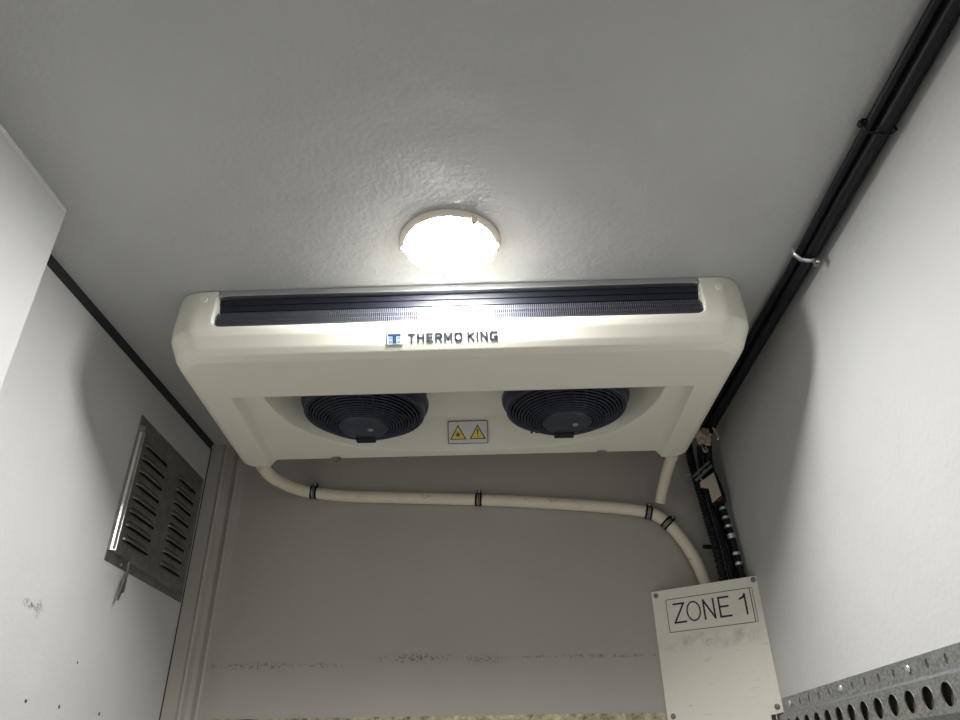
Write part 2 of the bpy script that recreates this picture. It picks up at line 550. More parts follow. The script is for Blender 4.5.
# fans
def fan(cx):
    cy = 1.700
    F = frame((cx, cy, 0.0), (1, 0, 0), (0, 1, 0))
    bm = bmesh.new()
    # shroud: ring wall, wide flange and inner lip
    lathe(bm, [(0.148, 0.845), (0.152, 0.8425), (0.157, 0.845), (0.1585, 0.866), (0.166, 0.869), (0.168, 0.879), (0.163, 0.885),
               (0.160, 0.940), (0.146, 0.940), (0.146, 0.85), (0.148, 0.845)], F, 64)
    sh = link('fan_shroud', bm, 'fan', unit, smooth=35)
    # guard: concentric wires on a shallow cone and radial ribs
    bm = bmesh.new()
    def hz(r):
        t = (0.150 - r) / 0.092
        return 0.845 - 0.036 * math.sin(min(1, max(0, t)) * PI / 2)
    for k in range(12):
        r = 0.147 - k * 0.0076
        tube(bm, [(cx + r * math.cos(a), cy + r * math.sin(a), hz(r)) for a in [2 * PI * i / 56 for i in range(56)]], 0.0021, 6, closed=True)
    for k in range(24):
        a = 2 * PI * k / 24
        tube(bm, [(cx + r * math.cos(a + (0.150 - r) * 3.2), cy + r * math.sin(a + (0.150 - r) * 3.2), hz(r) + 0.001) for r in (0.150, 0.13, 0.11, 0.09, 0.07, 0.05)], 0.0012, 5)
    g = link('fan_guard', bm, 'fan', unit, smooth=True)
    bm = bmesh.new()
    lathe(bm, [(0, 0.797), (0.030, 0.797), (0.034, 0.799), (0.050, 0.8005), (0.060, 0.803), (0.063, 0.808), (0.062, 0.816), (0.045, 0.822), (0, 0.822)], F, 48)
    hub = link('hub', bm, 'fan', g, smooth=35)
    bm = bmesh.new()
    box(bm, (cx - 0.030, cy + 0.045, 0.796), (cx + 0.022, cy + 0.074, 0.812), 0.003)
    link('cable_outlet', bm, 'black', hub)
    bm = bmesh.new()
    lathe(bm, [(0, 0.7960), (0.0075, 0.7960), (0.008, 0.7975), (0, 0.7975)], frame((cx + 0.020, cy - 0.008, 0), (1, 0, 0), (0, 1, 0)), 20)
    link('badge', bm, 'alu', hub)
    # five curved blades and the motor drum behind the guard
    bm = bmesh.new()
    for k in range(5):
        a0 = 2 * PI * k / 5
        A = []
        for i in range(6):
            r = 0.045 + (0.138 - 0.045) * i / 5
            sw = 0.5 * (r / 0.138) ** 1.4
            lo = []
            for j in range(6):
                t = j / 5
                a = a0 + sw + t * 0.85
                lo.append((cx + r * math.cos(a), cy + r * math.sin(a), 0.860 + 0.040 * t * (1 - 0.4 * r / 0.138)))
            A.append(lo)
        top = [[bm.verts.new(p) for p in row] for row in A]
        bot = [[bm.verts.new((p[0], p[1], p[2] + 0.0025)) for p in row] for row in A]
        for i in range(5):
            for j in range(5):
                bm.faces.new((top[i][j], top[i + 1][j], top[i + 1][j + 1], top[i][j + 1]))
                bm.faces.new((bot[i][j], bot[i][j + 1], bot[i + 1][j + 1], bot[i + 1][j]))
        for i in range(5):
            bm.faces.new((top[i][0], bot[i][0], bot[i + 1][0], top[i + 1][0]))
            bm.faces.new((top[i][5], top[i + 1][5], bot[i + 1][5], bot[i][5]))
            bm.faces.new((top[0][i], top[0][i + 1], bot[0][i + 1], bot[0][i]))
            bm.faces.new((top[5][i], bot[5][i], bot[5][i + 1], top[5][i + 1]))
    lathe(bm, [(0, 0.822), (0.045, 0.822), (0.048, 0.83), (0.048, 0.925), (0, 0.925)], F, 32)
    link('fan_blades', bm, 'fandark', sh, smooth=35)
    bm = bmesh.new()
    lathe(bm, [(0, 0.928), (0.147, 0.928), (0.147, 0.932), (0, 0.932)], F, 48)
    link('fan_back', bm, 'fandark', sh)
FL, FR_ = -0.351, 0.179
fan(FL)
fan(FR_)
# pair of cable studs at the left of the right fan
bm = bmesh.new()
for dx in (0, 0.014):
    tube(bm, [(0.092 + dx, 1.822, 0.850), (0.092 + dx, 1.828, 0.838)], 0.0028, 8)
link('cable_clip', bm, 'black', unit, smooth=40)

# logo and wordmark on the front bevel
LW = frame((-0.1956, 1.3570, 0.8478), (1, 0, 0), (0, -0.017, 0.024))
def on_bevel(u, v, h=0.0):
    return LW @ Vector((u, v, h))
def letters(text, x0, height, mtx, wd, adv, th=0.0003):
    """wide sans capitals drawn as strokes"""
    bm = bmesh.new()
    G = {'T': (0.95, [[(0, 1), (1, 1)], [(0.5, 1), (0.5, 0)]]), 'H': (0.95, [[(0, 0), (0, 1)], [(1, 0), (1, 1)], [(0, .5), (1, .5)]]),
         'E': (0.85, [[(1, 1), (0, 1), (0, 0), (1, 0)], [(0, .5), (0.9, .5)]]), 'R': (0.92, [[(0, 0), (0, 1), (0.85, 1), (1, 0.85), (1, 0.6), (0.85, 0.45), (0, 0.45)], [(0.55, 0.45), (1, 0)]]),
         'M': (1.15, [[(0, 0), (0, 1), (0.5, 0.25), (1, 1), (1, 0)]]), 'O': (1.1, [[(0.2, 0), (0, 0.2), (0, 0.8), (0.2, 1), (0.8, 1), (1, 0.8), (1, 0.2), (0.8, 0), (0.2, 0)]]),
         'K': (0.92, [[(0, 0), (0, 1)], [(1, 1), (0.1, 0.48)], [(0.35, 0.6), (1, 0)]]), 'I': (0.0, [[(0, 0), (0, 1)]]),
         'N': (0.98, [[(0, 0), (0, 1), (1, 0), (1, 1)]]), 'G': (1.05, [[(1, 1), (0.2, 1), (0, 0.8), (0, 0.2), (0.2, 0), (1, 0), (1, 0.42), (0.65, 0.42)]])}
    x = x0
    h = height - wd
    for ch in text:
        if ch == ' ':
            x += adv * 2.0
            continue
        w0, st = G[ch]
        w1 = w0 * h * 0.82
        for ln in st:
            for p, q in zip(ln, ln[1:]):
                p = Vector((x + wd / 2 + p[0] * w1, wd / 2 + p[1] * h, 0)); q = Vector((x + wd / 2 + q[0] * w1, wd / 2 + q[1] * h, 0))
                d = (q - p).normalized(); n = Vector((-d.y, d.x, 0)) * wd / 2
                p2, q2 = p - d * wd * 0.46, q + d * wd * 0.46
                prism(bm, [(v.x, v.y) for v in (p2 + n, p2 - n, q2 - n, q2 + n)], 0.0002, th, mtx)
        x += w1 + wd + adv
    xs = x - adv - x0
    return bm, xs
WH = 0.0215
_, wl = letters('THERMO KING', 0, WH, LW, 0.0058, 0.0034)
k_ = 0.200 / wl
bm, _ = letters('THERMO KING', 0, WH, LW @ Matrix.Translation((0, 0.0015, 0)) @ Matrix.Diagonal((k_, 1, 1, 1)), 0.0058, 0.0034, 0.0004)
_.free() if hasattr(_, 'free') else None
link('wordmark', bm, 'inkgrey', unit)
lg0 = LW @ Matrix.Translation((-0.0475, -0.0015, 0.0002))
bm = bmesh.new(); prism(bm, [(0, 0), (0.036, 0), (0.036, 0.0285), (0, 0.0285)], 0, 0.0004, lg0)
lg = link('logo', bm, 'inkgrey', unit)
bm = bmesh.new(); prism(bm, [(0.0014, 0.0014), (0.0346, 0.0014), (0.0346, 0.0271), (0.0014, 0.0271)], 0.0003, 0.0006, lg0); link('logo_field', bm, 'whiteink', lg)
bm = bmesh.new()
for x0, x1 in ((0.0045, 0.0125), (0.0235, 0.0315)):
    prism(bm, [(x0, 0.003), (x1, 0.003), (x1, 0.0100), (x0, 0.0100)], 0.0005, 0.0008, lg0)
    prism(bm, [(x0, 0.0115), (x1, 0.0115), (x1, 0.0170), (x0, 0.0170)], 0.0005, 0.0008, lg0)
link('logo_blocks', bm, 'lightblue', lg)
bm = bmesh.new()
prism(bm, [(0.0035, 0.0245), (0.0035, 0.0190), (0.0135, 0.0190), (0.0135, 0.003), (0.0225, 0.003), (0.0225, 0.0190), (0.0325, 0.0190), (0.0325, 0.0245)], 0.0006, 0.0010, lg0)
link('logo_letter', bm, 'navy', lg)

# warning label on the rear wall of the basin
def label():
    x0, x1 = -0.146, -0.030
    n = Vector((0, -0.1, -0.047)).normalized()
    LB = frame((x0, 1.9165, 0.8515), (1, 0, 0), (0, -0.044, 0.086))
    wd, ht = x1 - x0, 0.066
    bm = bmesh.new(); prism(bm, rrect(0, 0, wd, ht, 0.003), -0.004, 0.0008, LB)
    lb = link('warning_label', bm, 'labelgrey', unit)
    bm = bmesh.new(); frame_band(bm, rrect(0, 0, wd, ht, 0.003), rrect(0.0018, 0.0018, wd - 0.0018, ht - 0.0018, 0.002), 0.0007, 0.0013, LB)
    link('border', bm, 'ink', lb)
    for k, cx in enumerate((0.0295, 0.086)):
        tri = lambda s: [(cx - 0.0235 * s, 0.029 - 0.0165 * s), (cx + 0.0235 * s, 0.029 - 0.0165 * s), (cx, 0.029 + 0.0265 * s)]
        bm = bmesh.new(); prism(bm, tri(1.0), 0.0007, 0.0012, LB); t = link('warning_triangle', bm, 'ink', lb)
        bm = bmesh.new()
        prism(bm, [(cx - 0.0190, 0.0148), (cx + 0.0190, 0.0148), (cx, 0.0505)], 0.0010, 0.0016, LB); link('yellow_field', bm, 'yellow', t)
        bm = bmesh.new()
        if k == 0:      # fan blades symbol
            for q in range(5):
                a = PI / 2 + 2 * PI * q / 5
                c, s_ = math.cos(a), math.sin(a)
                P = [(0.001, -0.0012), (0.0055, -0.0022), (0.0085, 0.0004), (0.0060, 0.0012), (0.001, 0.0012)]
                prism(bm, [(cx + px * c - py * s_, 0.0265 + px * s_ + py * c) for px, py in P], 0.0015, 0.0020, LB)
        else:
            prism(bm, [(cx - 0.0009, 0.0250), (cx + 0.0009, 0.0250), (cx + 0.0022, 0.0420), (cx - 0.0022, 0.0420)], 0.0015, 0.0020, LB)
            prism(bm, [(cx + 0.0019 * math.cos(a), 0.0205 + 0.0019 * math.sin(a)) for a in [2 * PI * i / 12 for i in range(12)]], 0.0015, 0.0020, LB)
        link('symbol', bm, 'ink', t)
label()

# ------------------------------------------------------------------ round LED lamp(s)
def lamp(x, y, label):
    t = thing('ceiling_lamp', label, 'lamp', (x, y, 1.0), 'round LED lamps on the ceiling')
    F = frame((x, y, 1.0), (1, 0, 0), (0, -1, 0))       # third axis points down
    bm = bmesh.new()
    lathe(bm, [(0.094, 0.000), (0.1075, 0.000), (0.1085, 0.003), (0.1070, 0.006), (0.1020, 0.0095), (0.0975, 0.0115), (0.0950, 0.010), (0.094, 0)], F, 64)
    link('rim', bm, 'rim', t, smooth=35)
    bm = bmesh.new()
    prof = [(0.0955, 0.008)] + [(0.0955 * math.cos(a), 0.0110 + 0.0085 * math.sin(a)) for a in [PI / 2 * i / 8 for i in range(8)]] + [(0, 0.0195)]
    lathe(bm, prof, F, 64)
    link('lens', bm, 'lens', t, smooth=40)
    for a in (0.0, 1.02, PI * 0.99, PI * 1.5 + 0.35):
        px, py = x + 0.1005 * math.cos(a), y - 0.1005 * math.sin(a)
        bm = bmesh.new()
        lathe(bm, [(0, 0.0205), (0.006, 0.0200), (0.0085, 0.017), (0.0085, 0.005), (0, 0.005)], frame((px, py, 1.0), (1, 0, 0), (0, -1, 0)), 16)
        sc = link('screw_boss', bm, 'rim', t, smooth=35)
        bm = bmesh.new()
        lathe(bm, [(0, 0.0225), (0.003, 0.0222), (0.0038, 0.0205), (0, 0.0205)], frame((px, py, 1.0), (1, 0, 0), (0, -1, 0)), 12)
        link('screw', bm, 'screw', sc, smooth=35)
lamp(-0.092, 1.200, 'round lit LED ceiling lamp just in front of the cream unit')
lamp(-0.092, -1.600, 'round lit LED ceiling lamp added out of view further back along the ceiling')  # unseen extra lamp, added behind the camera for more light

# ------------------------------------------------------------------ louvred vent on the left wall
vent = thing('louvred_vent', 'grey steel louvred vent with dangling latch on the left wall', 'vent', (XL, 1.95, 0.68))
VX = Matrix(((0, 0, 1, XL), (1, 0, 0, 0), (0, 1, 0, 0), (0, 0, 0, 1)))    # (y, z, out of wall) -> world
bm = bmesh.new()
prism(bm, [(1.728, 0.876), (2.190, 0.868), (2.194, 0.481), (1.722, 0.483)], -0.0005, 0.0025, VX)
link('backing_plate', bm, 'vent', vent)
# raised panel with pressed louvres
bm = bmesh.new()
P = [(1.727, 0.848), (2.151, 0.849), (2.135, 0.497), (1.722, 0.506)]
o0 = [VX @ Vector((y, z, 0.002)) for y, z in P]
cxy, czz = 1.93, 0.67
o1 = [VX @ Vector((y + (0.006 if y < cxy else -0.006), z + (0.006 if z < czz else -0.006), 0.0165)) for y, z in P]
loft(bm, [o0, o1])
panel = link('vent_panel', bm, 'vent', vent)
bm = bmesh.new()
loft(bm, [[VX @ Vector(p) for p in ((1.7365, 0.826, 0.0175), (1.7385, 0.826, 0.0165), (1.7285, 0.826, 0.0060), (1.7270, 0.826, 0.0080))],
          [VX @ Vector(p) for p in ((1.7320, 0.508, 0.0175), (1.7340, 0.508, 0.0165), (1.7240, 0.508, 0.0060), (1.7225, 0.508, 0.0080))]])
link('edge_strip', bm, 'brightsteel', vent)
def louvre(y0, y1, z):
    """hood pressed outwards, open along its lower edge"""
    bm = bmesh.new()
    n = 14
    rows = []
    for i in range(n + 1):
        t = i / n
        y = y0 + (y1 - y0) * t
        e = math.sin(PI * min(1, max(0, min(t, 1 - t) / 0.16)) / 2) if True else 1
        d = 0.008 * e
        hh = 0.017 * (0.45 + 0.55 * e)
        rows.append([VX @ Vector((y, z + hh, 0.0160)), VX @ Vector((y, z + hh * 0.6, 0.0165 + d * 0.55)), VX @ Vector((y, z + hh * 0.12, 0.0168 + d)), VX @ Vector((y, z, 0.0166 + d))])
    R = [[bm.verts.new(p) for p in r] for r in rows]
    for a, b in zip(R, R[1:]):
        for j in range(3):
            bm.faces.new((a[j], a[j + 1], b[j + 1], b[j]))
    lv = link('louvre', bm, 'vent', panel, smooth=40)
    md = lv.modifiers.new('thick', 'SOLIDIFY'); md.thickness = 0.0012
    bm = bmesh.new()
    prism(bm, [(y0 + 0.005, z - 0.0015), (y1 - 0.003, z - 0.0015), (y1 - 0.003, z + 0.0075), (y0 + 0.005, z + 0.0075)], 0.0162, 0.0170, VX)
    link('slot', bm, 'fandark', lv)
for k in range(8):
    z = 0.794 - 0.0362 * k
    louvre(1.750, 1.900, z)
    louvre(1.979, 2.116, z - 0.003)
for y, z in ((1.7245, 0.862), (1.7235, 0.778), (1.7225, 0.741), (1.7215, 0.630), (1.7205, 0.562)):
    screw(vent, VX @ Vector((y + 0.004, z, 0.003)), (1, 0, 0), 0.0035, 0.003)
for y, z in ((1.817, 0.858), (1.924, 0.857), (2.040, 0.857), (2.160, 0.855), (2.165, 0.737), (2.163, 0.620), (2.160, 0.504), (1.802, 0.491), (2.026, 0.487)):
    screw(vent, VX @ Vector((y, z, 0.003)), (1, 0, 0), 0.0045, 0.0035, 'greymetal')
bm = bmesh.new()
tube(bm, [VX @ Vector(p) for p in ((1.823, 0.506, 0.010), (1.822, 0.480, 0.013), (1.818, 0.458, 0.0145))], 0.0035, 8)
prism(bm, [(1.813, 0.470), (1.822, 0.470), (1.818, 0.440), (1.806, 0.404), (1.799, 0.404), (1.806, 0.440)], 0.013, 0.016, VX)
prism(bm, [(1.818, 0.462), (1.828, 0.458), (1.826, 0.428), (1.818, 0.424)], 0.010, 0.014, VX)
link('latch', bm, 'vent', vent)

# ------------------------------------------------------------------ drain hoses
hz_ = YF - 0.021
pts = catmull([(-0.703, 1.975, 0.826), (-0.700, 2.05, 0.822), (-0.680, 2.13, 0.825), (-0.648, 2.20, 0.830), (-0.61, hz_, 0.830), (-0.50, hz_, 0.8155),
               (-0.35, hz_, 0.807), (-0.07, hz_, 0.793), (0.10, hz_, 0.781), (0.30, hz_, 0.763), (0.42, hz_, 0.748), (0.482, hz_, 0.733),
               (0.520, hz_, 0.705), (0.553, hz_ - 0.003, 0.660), (0.583, hz_ - 0.006, 0.600), (0.603, hz_ - 0.008, 0.53), (0.615, hz_ - 0.008, 0.44)], 8)
bm = bmesh.new(); tube(bm, pts, 0.0185, 20)
tag(link('drain_hose', bm, 'hose', smooth=50, loc=(-0.07, hz_, 0.793)), 'long cream drain hose clipped across the front wall below the unit', 'hose')
pts = catmull([(0.505, 1.975, 0.821), (0.508, 2.03, 0.820), (0.509, 2.09, 0.812), (0.509, 2.14, 0.798), (0.506, 2.18, 0.780), (0.502, 2.195, 0.758)], 8)
bm = bmesh.new(); tube(bm, pts, 0.0165, 20)
tag(link('drain_hose', bm, 'hose', smooth=50, loc=(0.504, 2.214, 0.745)), 'short speckled cream hose dropping from the right end of the unit', 'hose')

def band(bm, c, t, r, wd, tk=0.002):
    """strap round the hose at c with axis t"""
    t = Vector(t).normalized()
    x = t.orthogonal()
    lathe(bm, [(r, -wd / 2), (r + tk, -wd / 2), (r + tk, wd / 2), (r, wd / 2), (r, -wd / 2)], frame(c, x, t.cross(x)), 28)

def hose_clip(c, t, label, r=0.0188, lift=0.03):
    c, t = Vector(c), Vector(t).normalized()
    o = thing('hose_clip', label, 'clip', c, 'black clips on the drain hose')
    for s in (-1, 1):
        bm = bmesh.new()
        band(bm, c + t * 0.0075 * s, t, r, 0.0065)
        link('strap', bm, 'black', o, smooth=40)
    up = Vector((t.z * -1, 0, t.x)).normalized()
    bm = bmesh.new()
    band(bm, c, t, r + 0.0002, 0.006, 0.0010)
    link('metal_band', bm, 'greymetal', o, smooth=40)
    q = c + up * (r + 0.006)
    bm = bmesh.new()
    box(bm, (-0.007, -0.004, -0.006), (0.007, 0.012, 0.006), 0.001, Matrix.Translation(q))
    tb = link('fixing_tab', bm, 'black', o)
    n = Vector((0, -1, 0))
    screw(o, q + Vector((0, -0.004, 0.001)), n, 0.004, 0.003, 'brightsteel')
hose_clip((-0.607, hz_, 0.8305), (1, 0, -0.09), 'black double clip on the hose near its left bend')
hose_clip((-0.070, hz_, 0.793), (1, 0, -0.07), 'black double clip at the middle of the long hose')
hose_clip((0.468, hz_, 0.737), (1, 0, -0.25), 'black double clip just left of where the two hoses meet')
hose_clip((0.523, hz_, 0.702), (0.68, 0, -0.8), 'tilted black double clip just below where the two hoses meet', 0.0192)

# ------------------------------------------------------------------ cables in the right ceiling corner
def cable(name, pts, r, label, group=None, n=8, mat='black', cat='cable'):
    bm = bmesh.new()
    tube(bm, catmull(pts, n), r, 12)
    o = link(name, bm, mat, smooth=50, loc=pts[0])
    return tag(o, label, cat, group)
ends = lambda dx, dz, wob: [(0.674 + dx + wob * math.sin(k * 1.9 + dx * 300) - (0.006 if y > 1.3 else 0), y, 0.9775 + dz + wob * 0.5 * math.cos(k * 2.3)) for k, y in enumerate((-2.0, -1.0, -0.2, 0.4, 0.8, 1.05, 1.3, 1.6, 1.9, 2.08))]
G = 'black cables along the right ceiling corner'
def run(dx, dz, tail, r, lab):
    cable('power_cable', ends(dx, dz, 0.0012) + tail, r, lab, G)
run(-0.0125, 0.008, [(0.65, 2.16, 0.95), (0.646, 2.185, 0.88), (0.653, 2.19, 0.8), (0.662, 2.185, 0.7), (0.668, 2.17, 0.6), (0.672, 2.158, 0.45)], 0.0085, 'black cable nearest the ceiling lamp in the corner bundle')
run(0.003, -0.0075, [(0.672, 2.134, 0.95), (0.668, 2.159, 0.88), (0.675, 2.164, 0.8), (0.684, 2.159, 0.7), (0.69, 2.144, 0.6), (0.694, 2.132, 0.45)], 0.0095, 'thickest black cable hanging lowest in the corner bundle')
run(0.0215, 0.0045, [(0.676, 2.182, 0.95), (0.672, 2.207, 0.88), (0.679, 2.212, 0.8), (0.688, 2.207, 0.7), (0.694, 2.192, 0.6), (0.698, 2.18, 0.45)], 0.0085, 'black cable nearest the right wall in the corner bundle')
run(0.005, 0.0145, [(0.659, 2.191, 0.95), (0.655, 2.216, 0.88), (0.662, 2.221, 0.8), (0.671, 2.216, 0.7), (0.677, 2.201, 0.6), (0.681, 2.189, 0.45)], 0.0065, 'thin black cable lying against the ceiling above the corner bundle')
# corrugated conduit
def conduit(pts, r, label):
    cp = catmull(pts, 34)
    bm = bmesh.new()
    tube(bm, cp, lambda t, n=len(cp): r * (1.0 if int(round(t * (n - 1))) % 4 < 2 else 0.84), 12)
    tag(link('corrugated_conduit', bm, 'black', smooth=25, loc=pts[0]), label, 'conduit', 'black corrugated conduits')
conduit([(0.619, 2.192, 0.955), (0.620, 2.192, 0.88), (0.629, 2.192, 0.8), (0.638, 2.187, 0.7), (0.644, 2.172, 0.6), (0.648, 2.16, 0.45)], 0.0135, 'black corrugated conduit beside the front wall above the white plate')

# cable tie and clamp on the ceiling bundle
t = thing('cable_tie', 'black cable tie round the ceiling cables near the upper right corner', 'cable tie', (0.672, 0.895, 0.9775))
bm = bmesh.new()
loopp = [(0.646, 0.99), (0.652, 0.965), (0.672, 0.9575), (0.690, 0.9580), (0.7030, 0.968), (0.695, 0.992), (0.672, 0.9955), (0.650, 0.9955)]
tube(bm, [(x, 0.895, z) for x, z in loopp], 0.0020, 6, closed=True)
link('strap', bm, 'black', t, smooth=True)
bm = bmesh.new(); box(bm, (0.641, 0.890, 0.980), (0.650, 0.900, 0.989), 0.001); link('tie_head', bm, 'black', t)
bm = bmesh.new(); 
t = thing('cable_clamp', 'bright metal clamp holding the ceiling cables to the right wall', 'clamp', (0.672, 1.24, 0.9775))
lp = [(0.6415, 0.9905), (0.6445, 0.972), (0.655, 0.9585), (0.672, 0.9545), (0.686, 0.9560), (0.690, 0.9565)]
bm = bmesh.new()
for y0 in (1.2335,):
    a = [bm.verts.new((x, y0, z)) for x, z in lp]
    b = [bm.verts.new((x, y0 + 0.011, z)) for x, z in lp]
    for i in range(len(lp) - 1):
        bm.faces.new((a[i], a[i + 1], b[i + 1], b[i]))
o = link('band', bm, 'brightsteel', t, smooth=50)
md = o.modifiers.new('thick', 'SOLIDIFY'); md.thickness = 0.0016; md.offset = 0
bm = bmesh.new(); box(bm, (0.680, 1.233, 0.941), (0.693, 1.2445, 0.9555), 0.001); lug = link('lug', bm, 'greymetal', t)
screw(t, (0.6865, 1.2325, 0.948), (0, -1, 0), 0.0045, 0.004, 'brightsteel')

# ties, foam, bracket and tape on the vertical run
t = tag(link('foam_lump', (lambda b: (bmesh.ops.create_icosphere(b, subdivisions=4, radius=1), [setattr(v, 'co', Vector((0.645, 2.085, 0.930)) + Vector((v.co.x * 0.020, v.co.y * 0.017, v.co.z * 0.024)) * (1 + 0.9 * mnoise.noise(v.co * 1.6) + 0.35 * mnoise.noise(v.co * 5))) for v in b.verts], b)[-1])(bmesh.new()), 'foam', smooth=True, loc=(0.645, 2.085, 0.930)),
         'lump of pinkish sealing foam on the cables beside the unit', 'foam')
cable('zip_tie_tail', [(0.672, 2.075, 0.955), (0.676, 2.06, 0.925), (0.672, 2.05, 0.905)], 0.0035, 'pale cable tie end curling over the foam lump', n=8, mat='labelgrey', cat='cable tie')
o = cable('wire_loop', [(0.632, 2.09, 0.900), (0.629, 2.075, 0.885), (0.634, 2.07, 0.872), (0.641, 2.075, 0.882), (0.640, 2.085, 0.896)], 0.0028, 'small pale wire loop hanging below the foam lump', n=6, mat='foam', cat='wire')
o = cable('loose_wire', [(0.595, 2.20, 0.848), (0.612, 2.19, 0.846), (0.630, 2.18, 0.835), (0.641, 2.17, 0.815)], 0.0016, 'thin white loose wire beside the metal bracket', n=6, mat='labelgrey', cat='wire')
# bracket with cream tape below it
BK = frame((0.628, 2.13, 0.835), (0.058, 0, 0.048), (-0.048, 0, 0.058))
t = thing('cable_bracket', 'dull metal bracket with cream tape strapped over the vertical cables', 'bracket', (0.628, 2.13, 0.835))
bm = bmesh.new(); box(bm, (-0.034, 0.000, -0.004), (0.038, 0.007, 0.010), 0.001, BK); link('bracket_bar', bm, 'greymetal', t)
bm = bmesh.new(); box(bm, (-0.036, -0.014, -0.006), (0.036, -0.006, 0.008), 0.001, BK); link('bracket_bar', bm, 'greymetal', t)
bm = bmesh.new(); prism(bm, [(0.618, 0.798), (0.666, 0.830), (0.676, 0.755), (0.645, 0.732), (0.642, 0.778), (0.618, 0.782)], 0.0, 0.003, Matrix(((1, 0, 0, 0), (0, 0, -1, 2.135), (0, 1, 0, 0), (0, 0, 0, 1)))); link('cream_tape', bm, 'tape', t)
bm = bmesh.new(); prism(bm, [(0.618, 0.790), (0.676, 0.830), (0.690, 0.760), (0.690, 0.735), (0.650, 0.722), (0.630, 0.760)], 0.0, 0.003, Matrix(((1, 0, 0, 0), (0, 0, -1, 2.141), (0, 1, 0, 0), (0, 0, 0, 1)))); link('dark_tape', bm, 'black', t)
for k, (x, y, z, dx) in enumerate(((0.684, 2.180, 0.700, .26), (0.687, 2.178, 0.672, .2), (0.689, 2.178, 0.645, .16), (0.692, 2.176, 0.560, .15), (0.694, 2.174, 0.530, .15))):
    pass
def small_tie(c, label, r, mat='alu', wd=0.008):
    bm = bmesh.new()
    band(bm, c, (0.12, 0, -1), r, wd, 0.0018)
    tag(link('wrap_tie', bm, mat, smooth=40, loc=c), label, 'cable tie', 'shiny tie wraps down the vertical cable bundle')
small_tie((0.682, 2.1601, 0.722), 'uppermost of the shiny wraps down the vertical cables, below the cream tape', 0.0102, wd=0.008)
small_tie((0.6845, 2.1578, 0.692), 'second shiny wrap down the vertical cables below the cream tape', 0.0102, wd=0.008)
small_tie((0.6862, 2.1536, 0.664), 'third shiny wrap down the vertical cables, of the upper group', 0.0102, wd=0.008)
small_tie((0.6881, 2.1488, 0.632), 'fourth shiny wrap down the vertical cables, at their middle', 0.0102, wd=0.014)
small_tie((0.6906, 2.1422, 0.578), 'shiny wrap second from the white plate on the vertical cables', 0.0102, wd=0.008)
small_tie((0.6914, 2.1398, 0.548), 'shiny wrap nearest above the white plate on the vertical cables', 0.0102, wd=0.008)
cable('tie_stub', [(0.634, 2.19, 0.613), (0.622, 2.188, 0.6135), (0.610, 2.186, 0.614)], 0.0065, 'black stub sticking out left from the vertical cables', n=6, cat='stub')
cable('red_wire', [(0.660, 2.140, 0.740), (0.670, 2.137, 0.743), (0.680, 2.140, 0.752)], 0.0022, 'short red wire under the cream tape', n=6, mat='red', cat='wire')

# ------------------------------------------------------------------ angled cover plate with ZONE 1
A = Vector((0.449, 2.2485, 0.0)); B = Vector((0.7085, 2.071, 0.0))
U = (B - A).normalized()
PL = frame(A, U, (0, 0, 1))           # u along the plate, v = height, third axis towards the room
plate = thing('cover_plate', 'cream metal cover plate reading ZONE 1 set across the right front corner', 'cover plate', (0.58, 2.16, 0.3))
out = PL.to_3x3() @ Vector((0, 0, 1))
W_ = 0.3165
bm = bmesh.new()
prism(bm, [(0, 0.496), (0, 0.05), (0.283, 0.05), (0.283, 0.147), (W_, 0.152), (W_, 0.496)], 0.0, 0.0022, PL)
link('plate', bm, 'sign', plate)
bm = bmesh.new()      # folded edges
prism(bm, [(0.0, 0.496), (0.0, 0.05), (0.0022, 0.05), (0.0022, 0.496)], -0.010, 0.0, PL)
link('folded_edge', bm, 'sign', plate)
bm = bmesh.new()
prism(bm, [(W_ - 0.0022, 0.496), (W_ - 0.0022, 0.152), (W_, 0.152), (W_, 0.496)], -0.012, 0.0, PL)
link('folded_edge', bm, 'sign', plate)
bm = bmesh.new()      # raised centre field: thin edge lines down the plate
box(bm, (0.0385, 0.05, 0.0020), (0.0400, 0.470, 0.0030), 0, PL)
link('edge_line', bm, 'sticker', plate)
bm = bmesh.new()
box(bm, (0.2955, 0.05, 0.0020), (0.2970, 0.470, 0.0030), 0, PL)
link('edge_line', bm, 'sticker', plate)
bm = bmesh.new(); prism(bm, rrect(0.041, 0.374, 0.293, 0.468, 0.005), 0.0021, 0.0027, PL)
st = link('zone_sticker', bm, 'sticker', plate)
bm = bmesh.new(); frame_band(bm, rrect(0.0415, 0.3745, 0.2925, 0.4675, 0.005), rrect(0.0432, 0.3762, 0.2908, 0.4658, 0.0042), 0.0026, 0.0031, PL)
frame_band(bm, rrect(0.2905, 0.3745, 0.2990, 0.4675, 0.0025), rrect(0.2915, 0.3756, 0.2980, 0.4664, 0.002), 0.0026, 0.0030, PL)
link('border', bm, 'ink', st)
def stroke(bm, pts, wd=0.0050):
    for p, q in zip(pts, pts[1:]):
        p, q = Vector((*p, 0)), Vector((*q, 0))
        d = (q - p).normalized()
        n = Vector((-d.y, d.x, 0)) * wd / 2
        p2, q2 = p - d * wd / 2, q + d * wd / 2
        prism(bm, [(v.x, v.y) for v in (p2 + n, p2 - n, q2 - n, q2 + n)], 0.0026, 0.0031, PL)
bm = bmesh.new()
lo, hi = 0.4000, 0.4515
stroke(bm, [(0.0640, hi), (0.0950, hi), (0.0625, lo), (0.0960, lo)])
cx_, cz_ = 0.1225, (lo + hi) / 2
el = lambda a, b: [(cx_ + a * math.cos(t), cz_ + b * math.sin(t)) for t in [2 * PI * i / 40 for i in range(40)]]
frame_band(bm, el(0.0215, 0.0280), el(0.0173, 0.0238), 0.0026, 0.0031, PL)
stroke(bm, [(0.1540, lo), (0.1540, hi), (0.1830, lo), (0.1830, hi)])
